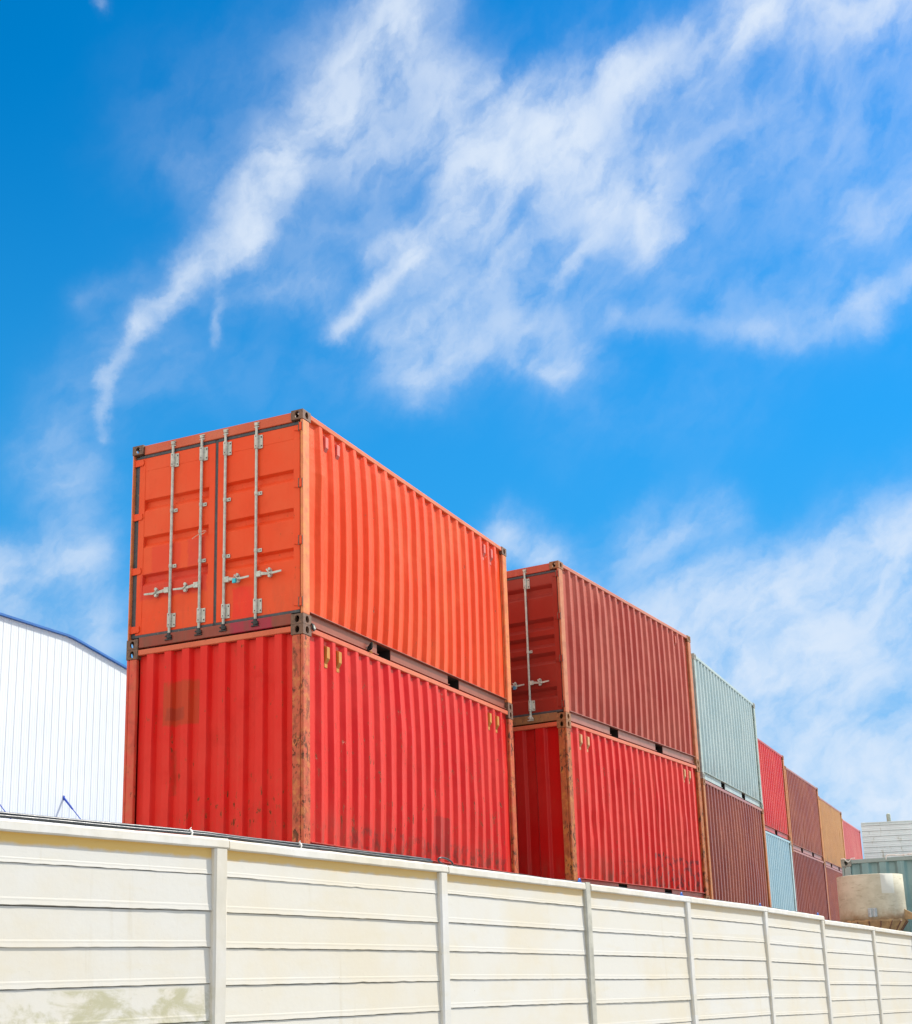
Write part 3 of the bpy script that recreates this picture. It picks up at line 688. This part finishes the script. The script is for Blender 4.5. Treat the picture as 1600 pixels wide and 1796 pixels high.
# posts: position of the front left edge, relative to the fence origin
tv = Vector((math.cos(YAW), math.sin(YAW), 0)); t0 = Vector((math.cos(D(-9.39)), math.sin(D(-9.39)), 0)); t9 = Vector((math.cos(D(-42)), math.sin(D(-42)), 0))
BAY = 2.045
posts = [(-2 * BAY) * t0, (-BAY) * t0, Vector((0, 0, 0))]
for s_ in (2.051, 4.063, 6.028, 8.045, 9.946, 12.05, 14.10): posts.append(tv * s_)
for i in range(1, 3): posts.append(posts[9] + t9 * BAY * i)
tops = [(-3.275, -3.270), (-3.268, -3.260), (-3.262, -3.272), (-3.274, -3.297), (-3.299, -3.322), (-3.323, -3.349), (-3.352, -3.392), (-3.432, -3.471), (-3.474, -3.517), (-3.53, -3.55), (-3.55, -3.57)]
PITCH, CAPH, PW, PD = .172, .050, .088, .027
bays = []
for i in range(len(posts) - 1):
    a, c = posts[i], posts[i + 1]; t = (c - a).normalized(); nrm = Vector((t.y, -t.x, 0))      # towards the road
    zl, zr = tops[i][0] + ZO, tops[i][1] + ZO
    rnd = random.Random(i + 40)
    Lb = (c - a).length
    def pt(s, d, z, a=a, t=t, nrm=nrm): return a + t * s + nrm * d + Vector((0, 0, z))
    # boards
    N = 40
    def board_rows(z_top_l, z_top_r, h, first):
        prof = [(.022 if first else 0, .000), (-h * .79, .0040), (-h * .83, .0053), (-h * .88, .0052), (-h + .0046, .0066), (-h + .0032, .0042), (-h + .0030, -.012), (-h, -.012), (-h, 0)]
        rows = []
        wv = [rnd.uniform(-.0014, .0014) for _ in range(N + 1)]
        tilt = rnd.uniform(-.002, .003); dip = rnd.uniform(-.002, .002)
        for dz, d in prof:
            r = []
            for k in range(N + 1):
                f = k / N; s = PW * .5 + (Lb - PW * .5) * f
                zz = z_top_l + (z_top_r - z_top_l) * f + dz + (wv[k] if -h < dz < -h * .85 else 0) + dip * math.sin(math.pi * f)
                if -h < dz < -h * .9 and rnd.random() < .035: zz += rnd.uniform(.001, .005)
                r.append(pt(s, d + tilt * f, zz))
            rows.append(r)
        return rows
    q0 = .132 + rnd.uniform(-.008, .006)
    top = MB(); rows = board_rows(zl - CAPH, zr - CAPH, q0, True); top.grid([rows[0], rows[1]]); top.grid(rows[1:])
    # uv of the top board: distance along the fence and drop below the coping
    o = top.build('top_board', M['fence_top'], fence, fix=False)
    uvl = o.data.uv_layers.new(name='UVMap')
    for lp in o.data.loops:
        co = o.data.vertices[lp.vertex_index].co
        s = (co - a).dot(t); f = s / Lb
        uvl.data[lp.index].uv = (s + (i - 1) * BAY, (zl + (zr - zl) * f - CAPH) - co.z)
    mb = MB(); q = q0
    while zl - CAPH - q > -.05:
        ph_ = PITCH + rnd.uniform(-.004, .004); sk = rnd.uniform(-.003, .003)
        mb.grid(board_rows(zl - CAPH - q, zr - CAPH - q, ph_, False)); q += ph_
    # back of the bay
    mb.quad(pt(.04, -.04, -.1), pt(Lb, -.04, -.1), pt(Lb, -.04, zr - CAPH), pt(.04, -.04, zl - CAPH))
    mb.build('board_panel', M['fence'], fence, fix=False)
    # coping: from the right edge of this post to the right edge of the next
    mb = MB()
    bare = (i + 1 == 4)
    s0, s1 = (PW + .012, Lb + (-.002 if bare else PW + .002)); cd = PD + .003
    K = 24; ring = []
    for k in range(K + 1):
        f = k / K; s = s0 + (s1 - s0) * f; g = (s - 0) / Lb
        zt_ = zl + (zr - zl) * g + rnd.uniform(-.0012, .0012)
        zb_ = zl + (zr - zl) * g - CAPH + rnd.uniform(-.0010, .0010)
        ring.append([pt(s, -.045, zb_), pt(s, cd - .006, zb_), pt(s, cd, zb_ + .006), pt(s, cd - .002, zt_ - .010), pt(s, cd - .012, zt_), pt(s, -.045, zt_ + .004)])
    ids = [[mb.vert(p) for p in r] for r in ring]
    for r, r2 in zip(ids, ids[1:]):
        for k in range(6): mb.face([r[k], r[(k + 1) % 6], r2[(k + 1) % 6], r2[k]])
    mb.face(ids[0][::-1]); mb.face(ids[-1])
    mb.build('coping', M['post_white'], fence)
    # post at the right end of the bay
    mb = MB()
    zz = zr + (.006 if bare else -CAPH - .001)
    base = [(Lb - .002, -.06), (Lb - .002, PD - .008), (Lb + .010, PD), (Lb + PW - .010, PD), (Lb + PW - .001, PD - .008), (Lb + PW, -.06)]
    NZ = 18; rings = []
    for k in range(NZ + 1):
        z = -.1 + (zz + .1) * k / NZ
        rings.append([mb.vert(pt(s + rnd.uniform(-.0012, .0012), d + rnd.uniform(-.0012, .0012), z)) for s, d in base])
    for r, r2 in zip(rings, rings[1:]):
        for k in range(6): mb.face([r[k], r[(k + 1) % 6], r2[(k + 1) % 6], r2[k]])
    mb.face(rings[-1]); mb.face(rings[0][::-1])
    mb.build('fence_post', M['post_grey'] if bare else M['post_white'], fence)
    bays.append((pt, zl, zr, Lb))

# cables lying on the coping
M['cable'] = plain('black_cable_sheath', (.022, .030, .038), .35, .3, 30)
M['white_plastic'] = plain('white_plastic', (.78, .78, .74), .4, .1, 20)
M['blue_plastic'] = plain('blue_plastic', (.03, .15, .52), .4, .2, 20)
def cable_path(i, f0, f1, lift, back, wob, n=26, ph=0):
    pt, zl, zr, Lb = bays[i]; out = []
    for k in range(n + 1):
        f = f0 + (f1 - f0) * k / n
        out.append(FO + pt(Lb * f, -.030 + back + wob * math.sin(9 * f + ph), zl + (zr - zl) * f + lift + .5 * wob * math.sin(13 * f + ph + 1)))
    return out
mb = MB()
for j, (lift, back) in enumerate(((.014, .020), (.016, .002), (.026, .012))):
    p = cable_path(1, 0, 1, lift, back, .002, ph=j) + cable_path(2, .02, .98, lift, back, .003, ph=j)
    mb.tube(p, .0075, 8)
pt, zl, zr, Lb = bays[2]
coil = []
for k in range(40):
    th = k / 39 * 4 * math.pi
    coil.append(FO + pt(Lb + .10 + .085 * math.cos(th) + .003 * k / 39, .004 - .004 * k / 39, zr + .020 + .022 * math.sin(th) - .010 * math.cos(th)))
mb.tube(coil, .0055, 7)
tag(mb.build('cable_bundle', M['cable']), 'black cable bundle with a small coil lying on the left part of the fence coping', 'cable')
mb = MB()
for i, wob, ph in ((3, .006, 0), (4, .007, 2), (5, .006, 1), (6, .006, 4), (7, .006, 3)):
    mb.tube(cable_path(i, .08 if i == 3 else .0, 1.0, .008, .012, wob, 30, ph), .0035, 6)
tag(mb.build('thin_wire', M['cable']), 'thin dark wire running along the right part of the fence coping', 'wire')
for (i, f), w in zip(((1, .935), (2, .345)), ('left of the first visible post', 'between the first two visible posts')):
    pt, zl, zr, Lb = bays[i]; mb = MB()
    c = FO + pt(Lb * f, -.018, zl + (zr - zl) * f + .017); t = (pt(1, 0, 0) - pt(0, 0, 0))
    mb.tube([c - t * .005, c + t * .005], .019, 10); mb.tube([c + Vector((0, 0, .017)), c + Vector((.004, -.006, .027))], .0025, 5)
    tag(mb.build('cable_tie', M['white_plastic']), 'white cable tie round the black cable bundle, ' + w, 'cable tie', 'cable ties on the fence')
hook_lab = ['at the bare grey post', 'one post right of the grey post', 'under the maroon container', 'just left of its step']
for n_i, i in enumerate((3, 4, 5, 6)):
    pt, zl, zr, Lb = bays[i]; mb = MB()
    c = FO + pt(Lb - .03, -.005, zr + .008); q = []
    for k in range(11):
        th = math.pi * k / 10
        q.append(c + Vector((.020 * math.cos(th), 0, .022 * math.sin(th))))
    mb.tube(q, .006, 7); mb.box(c.x - .028, c.x + .028, c.y - .008, c.y + .008, c.z - .010, c.z + .001)
    tag(mb.build('wire_clip', M['blue_plastic']), 'small blue wire clip on the fence coping ' + hook_lab[n_i], 'clip', 'blue wire clips along the fence')

# ------------------------------------------------------------------ white warehouse on the left
M['clad'] = plain('white_cladding', (.66, .70, .72), .5, .03, .5, spec=.3)
M['bluetrim'] = plain('blue_trim_paint', (.015, .13, .42), .4, .15, 3)
M['bluerod'] = plain('blue_rod_paint', (.02, .07, .42), .4, .15, 8)
wh = empty('warehouse', (14.6, 16.0, 0)); tag(wh, 'white corrugated warehouse with blue roof trim on the left behind the fence', 'building')
WX = [(-22, 5.30), (-.10, 5.275), (.12, 5.255), (.40, 5.21), (2.4, 4.865), (9.0, 3.70)]
def wtop(x):
    for (a, za), (c, zc) in zip(WX, WX[1:]):
        if a <= x <= c: return ZO + za + (zc - za) * (x - a) / (c - a)
mb = MB(); up, dn = [], []
x = -22.0; k = 0
while x < 9.0 - .09:
    deep = .009 if k % 3 == 0 else .003
    for dx_, d in ((0, 0), (.045, 0), (.055, deep), (.072, deep), (.082, 0)):
        up.append((x + dx_, d, wtop(min(8.99, x + dx_)) - .05)); dn.append((x + dx_, d, 0))
    x += .088; k += 1
mb.grid([dn, up]); mb.build('cladding_wall', M['clad'], wh, fix=False)
mb = MB()
for (a, za), (c, zc) in zip(WX, WX[1:]):
    i = []
    for X, Z in ((a, za + ZO), (c, zc + ZO)):
        for y, z in ((-.08, Z - .045), (-.08, Z + .008), (.0, Z + .030), (.06, Z + .030), (.06, Z - .045)): i.append(mb.vert((X, y, z)))
    for q in range(5): mb.face([i[q], i[(q + 1) % 5], i[5 + (q + 1) % 5], i[5 + q]])
mb.build('roof_trim', M['bluetrim'], wh)
mb = MB()
mb.grid([[(X, .07, Z + ZO + .06) for X, Z in WX], [(X, 26, Z + ZO + .06) for X, Z in WX]]); mb.build('roof', M['bluetrim'], wh, fix=False)
mb = MB()
for X in (-22, 9.0 - .1): mb.box(X, X + .05, .06, 26, 0, ZO + (5.2 if X < 0 else 3.6))
mb.box(-22, 8.9, 25.9, 26, 0, ZO + 3.5); mb.build('back_wall', M['clad'], wh)
for xx in (-2.70, .02):
    mb = MB(); A = Vector((xx, .0, 1.02 + ZO)); B = Vector((xx, -2.1, 1.02 - 2.2 + ZO))
    mb.tube([A, B], .012, 8)
    t = (B - A).normalized(); mb.tube([A + t * .02, A + t * .42, A + t * .46], [.030, .026, .013], 8); mb.box(xx - .03, xx + .03, -.012, .0, A.z - .06, A.z + .05)
    mb.build('stay_rod', M['bluerod'], wh)
mb = MB(); mb.box(-6, 4, -2.2, -.002, ZO - 1.28, ZO - 1.18); mb.build('canopy', M['bluetrim'], wh)

# ------------------------------------------------------------------ hopper, sheet metal unit, pole at the right
def hoppermat():
    m_, T, b = newmat('stained_hopper_concrete')
    Pp = objco(T); x, y, z = T.sep(Pp)
    n1 = T.noise(T.vec('MULTIPLY', Pp, (1, 1, 1.6)), 3.2, 9, .66)
    c = T.mix(T.step(n1, .34, .66), (.58, .55, .43), (.47, .44, .33))
    c = T.mix(T.math('MULTIPLY', T.step(T.noise(T.vec('MULTIPLY', Pp, (3, 3, 14)), 2.6, 6, .7), .56, .68), .5), c, (.22, .19, .12))
    rr = T.math('MULTIPLY', T.step(T.math('ADD', z, T.math('MULTIPLY', T.noise(Pp, 5, 6, .7), .35)), .38, .10), .85)
    c = T.mix(rr, c, (.28, .14, .05))
    a = T.math('ARCTAN2', y, T.math('MULTIPLY', x, -1.0))
    pa = T.math('MULTIPLY', T.math('MULTIPLY', T.step(a, -.92, -.90), T.step(a, -.46, -.48)), T.math('MULTIPLY', T.step(z, .39, .40), T.step(z, .70, .69)))
    c = T.mix(T.math('MULTIPLY', pa, .75), c, (.60, .62, .57))
    T.l.new(c, b.inputs['Base Color']); b.inputs['Roughness'].default_value = .8; b.inputs['Specular IOR Level'].default_value = .2
    bump(T, b, n1, .004, .4); return m_
M['hop'] = hoppermat()
M['hopcone'] = plain('rusty_cone_steel', (.42, .28, .14), .75, .35, 6, dirt=(.10, .06, .03))
hop = empty('cement_hopper', (9.5, -4.52, ZO - 3.25)); tag(hop, 'stained beige round hopper with a ribbed cone below, in front of the teal container', 'hopper')
mb = MB(); N = 48; rad = .505; rings = []
for r_, z in ((rad - .03, .0), (rad, .0), (rad + .004, .10), (rad, .40), (rad - .003, .69), (rad - .03, .695), (rad - .035, .02)):
    rings.append([mb.vert((r_ * math.cos(2 * math.pi * k / N), r_ * math.sin(2 * math.pi * k / N), z)) for k in range(N)])
for a, c in zip(rings, rings[1:]):
    for k in range(N): mb.face([a[k], a[(k + 1) % N], c[(k + 1) % N], c[k]], 0, rings.index(a) in (1, 2, 3))
mb.build('tank', M['hop'], hop)
mb = MB(); N = 18
ra = [[mb.vert((r_ * math.cos(2 * math.pi * k / N), r_ * math.sin(2 * math.pi * k / N), z)) for k in range(N)] for r_, z in ((.51, .012), (.51, -.02), (.13, -.52), (.13, -.62))]
for a, c in zip(ra, ra[1:]):
    for k in range(N): mb.face([a[k], a[(k + 1) % N], c[(k + 1) % N], c[k]])
for k in range(N):
    th = 2 * math.pi * k / N
    mb.tube([(.515 * math.cos(th), .515 * math.sin(th), -.02), (.135 * math.cos(th), .135 * math.sin(th), -.52)], .011, 5, 1)
mb.build('cone', [M['hopcone'], M['cast_dark']], hop)
mb = MB(); th = math.pi + .06
c0 = Vector((-.50, -.07, .13)); mb.box(c0.x - .05, c0.x, c0.y - .065, c0.y + .065, .045, .175); mb.box(c0.x - .075, c0.x - .051, c0.y - .05, c0.y - .02, .04, .17); mb.box(c0.x - .075, c0.x - .051, c0.y + .01, c0.y + .045, .04, .17)
mb.build('bracket', plain('pale_bracket_paint', (.42, .48, .50), .5, .2, 20, dirt=(.2, .15, .1)), hop, bevel=.006)
mb = MB(); mb.prism([(-.70, .03), (-.49, .16), (-.47, .0), (-.70, -.01)], 'x', -.13, -.05); mb.build('lifting_lug', M['hopcone'], hop, bevel=.006)
for sx in (-1, 1):
    for sy in (-1, 1):
        mb = MB(); mb.tube([(sx * .13, sy * .13, -.44), (sx * .34, sy * .34, -.60), (sx * .42, sy * .42, -(ZO - 3.25) + .5)], .03, 8); mb.build('leg', M['hopcone'], hop)

M['sheet'] = plain('pale_grey_sheet', (.76, .79, .78), .42, .06, 4, dirt=(.40, .34, .22))
TZ = .50 + 2.896
unit = empty('sheet_metal_unit', (11.39, -4.20, TZ), D(16.5)); tag(unit, 'pale grey unit of horizontally ribbed sheet metal on top of the teal container', 'sheet metal unit')
mb = MB(); UH = (-1.523 + ZO) - TZ; prof = []
z = .045; k = 0
while z < UH - .03:
    h_ = .031
    deep = .026 if k % 3 == 0 else .003
    prof += [(z, 0), (z + h_ * .58, 0), (z + h_ * .66, deep), (z + h_ * .92, deep)]
    z += h_; k += 1
prof += [(UH - .012, 0), (UH - .012, -.02), (UH, -.02), (UH, .02)]
mb.grid([[(d, .0 - 1.72 * f, z) for f in (0, 1)] for z, d in prof]); mb.build('ribbed_front', M['sheet'], unit, fix=False)
mb = MB(); mb.prism([(.023, -.004), (.023, -1.715), (1.0, -1.715), (1.0, -.19)], 'z', .02, UH - .014); mb.build('housing', M['sheet'], unit)
mb = MB(); mb.prism([(-.01, -.03), (-.01, -1.70), (.9, -1.70), (.9, -.22)], 'z', .0, .045); mb.build('timber_base', plain('stained_timber', (.24, .13, .07), .8, .4, 9), unit)
# ragged plastic on the edge of the teal roof
mb = MB(); rnd = random.Random(5); p = []
for k in range(26):
    y = -4.72 - k * .045; p.append((10.300 + rnd.uniform(-.012, .012), y, TZ + .012 + rnd.uniform(-.008, .012)))
mb.tube([(10.29, -4.70, TZ - .05), (10.29, -4.705, TZ - .01)] + p, [.006, .010] + [rnd.uniform(.008, .022) for _ in p], 6, sm=False)
tag(mb.build('torn_plastic_strip', M['white_plastic']), 'torn white plastic strip along the top edge of the teal container', 'plastic strip')
mb = MB(); mb.tube([(10.29, -3.98 - .012 * k, TZ + .008 - .055 * math.sin(max(0, (k - 5)) / 9 * math.pi) * (1 if 5 <= k <= 14 else 0)) for k in range(20)], .007, 6)
tag(mb.build('hanging_string', M['white_plastic']), 'white string drooping from the left corner of the teal container roof', 'string')
mb = MB(); pp = (18.436, -3.787); pr = .045
prs = []
for r_, z in ((.075, .4), (pr, ZO - .75), (pr, ZO - .665), (pr * .8, ZO - .645), (pr * .3, ZO - .634)):
    prs.append((r_, z))
mb.tube([(pp[0], pp[1], z) for _, z in prs], [r_ for r_, _ in prs], 14)
mb.tube([(pp[0] - pr - .004, pp[1] + .01, ZO - .71), (pp[0] - pr + .02, pp[1] + .01, ZO - .71)], .009, 8)
tag(mb.build('pole', plain('pale_green_concrete', (.42, .47, .40), .8, .15, 9)), 'rounded pale green pole top rising behind the sheet metal unit', 'pole')

# ------------------------------------------------------------------ small things on the stacks
# a mynah bird on the top rail of the red container
M['feather'] = plain('black_feathers', (.009, .008, .008), .8, .3, 40, spec=.12)
M['yellow'] = plain('yellow_beak', (.70, .34, .03), .5, .15, 30)
zb = ZO - .012
bird = empty('bird', (1.575, .004, zb)); tag(bird, 'black bird with orange beak perched on the top rail of the red container', 'bird')
mb = MB()
mb.tube([(-.075, .006, .012), (-.055, .004, .022), (-.034, .002, .036), (-.010, 0, .056), (.004, 0, .078), (.012, 0, .098), (.018, 0, .110), (.026, 0, .120), (.034, 0, .127), (.042, 0, .128), (.047, 0, .128)],
        [.008, .012, .019, .027, .029, .024, .019, .019, .018, .013, .005], 14)
for sy in (-1, 1):
    mb.tube([(.008, sy * .018, .098), (-.012, sy * .025, .068), (-.038, sy * .016, .038), (-.058, sy * .006, .022)], [.006, .013, .010, .003], 8)
mb.build('body', M['feather'], bird)
mb = MB(); mb.tube([(.044, 0, .128), (.058, 0, .1265), (.076, 0, .123)], [.0062, .0048, .0006], 8); mb.build('beak', M['yellow'], bird)
for sy in (-1, 1):
    mb = MB(); y = sy * .010
    mb.tube([(-.002, y, .036), (.004, y, .018), (.0, y, .003)], [.005, .0032, .0028], 6)
    for a in (-.5, 0, .5): mb.tube([(.0, y, .003), (.022 * math.cos(a), y + .022 * math.sin(a), .0022)], [.0026, .0015], 5)
    mb.tube([(0, y, .003), (-.014, y, .0022)], [.0026, .0015], 5); mb.build('leg', M['yellow'], bird)
for sy in (-1, 1):
    mb = MB(); mb.tube([(.037, sy * .0155, .131), (.037, sy * .0178, .131)], .0035, 8); mb.build('eye', M['yellow'], bird)

def padlock(loc, mat, label):
    p = empty('padlock', loc); tag(p, label, 'padlock', 'padlocks on the container doors')
    mb = MB(); mb.box(-.014, .012, -.022, .022, -.058, -.004); mb.build('lock_body', mat, p, bevel=.005)
    mb = MB(); mb.tube([(0, .014 * math.cos(math.pi * k / 8), .012 + .016 * math.sin(math.pi * k / 8)) if 0 < k < 8 else (0, .014 * math.cos(math.pi * k / 8), -.006) for k in range(9)], .0035, 6)
    mb.build('shackle', M['zinc'], p)
cyan = plain('cyan_lock_paint', (.02, .48, .58), .35, .15, 40)
blue = plain('dull_blue_lock_paint', (.06, .26, .42), .4, .15, 40)
padlock((-.030, .905, ZO + .655), cyan, 'cyan padlock hanging from a lock handle of the orange container')
x, y, rz, dz = stacks[1]
q = Matrix.Rotation(rz, 3, 'Z') @ Vector((-.030, .865, 0))
padlock((x + q.x, y + q.y, ZO + dz + .640), blue, 'dull blue padlock hanging from a lock handle of the brown red container')
mb = MB()
for a, c_, d in (((0, .0, .02), (-.02, .05, -.01), (-.02, .095, -.035)), ((0, .0, .0), (-.02, -.045, .0), (-.025, -.09, .012)), ((-.01, .0, .02), (-.03, -.05, .045), (-.02, -.105, .030)), ((0, .012, .075), (-.022, .010, .04), (0, -.008, 0))):
    a, c_, d = Vector(a), Vector(c_), Vector(d); base = Vector((-.006, 1.415, ZO + 1.27))
    mb.tube([base + a * (1 - t_) ** 2 + 2 * c_ * t_ * (1 - t_) + d * t_ * t_ for t_ in [k / 8 for k in range(9)]], .0035, 5)
tag(mb.build('twine', plain('frayed_twine', (.62, .50, .38), .8, .2, 30)), 'frayed pale twine tied round a locking bar of the orange container', 'twine')
mb = MB(); mb.prism([(.165, .035), (.215, .030), (.262, -.012), (.222, -.048), (.185, -.026)], 'y', -.016, -.004); mb.prism([(.190, .020), (.212, .018), (.240, -.010), (.222, -.030), (.198, -.014)], 'y', -.020, -.0165, 1)
o = mb.build('twist_lock', [M['grease'], M['zinc']], None, bevel=.002); o.location = (0, 0, ZO + .0)
tag(o, 'black diamond shaped twist lock handle between the orange and the bright red container', 'twist lock')
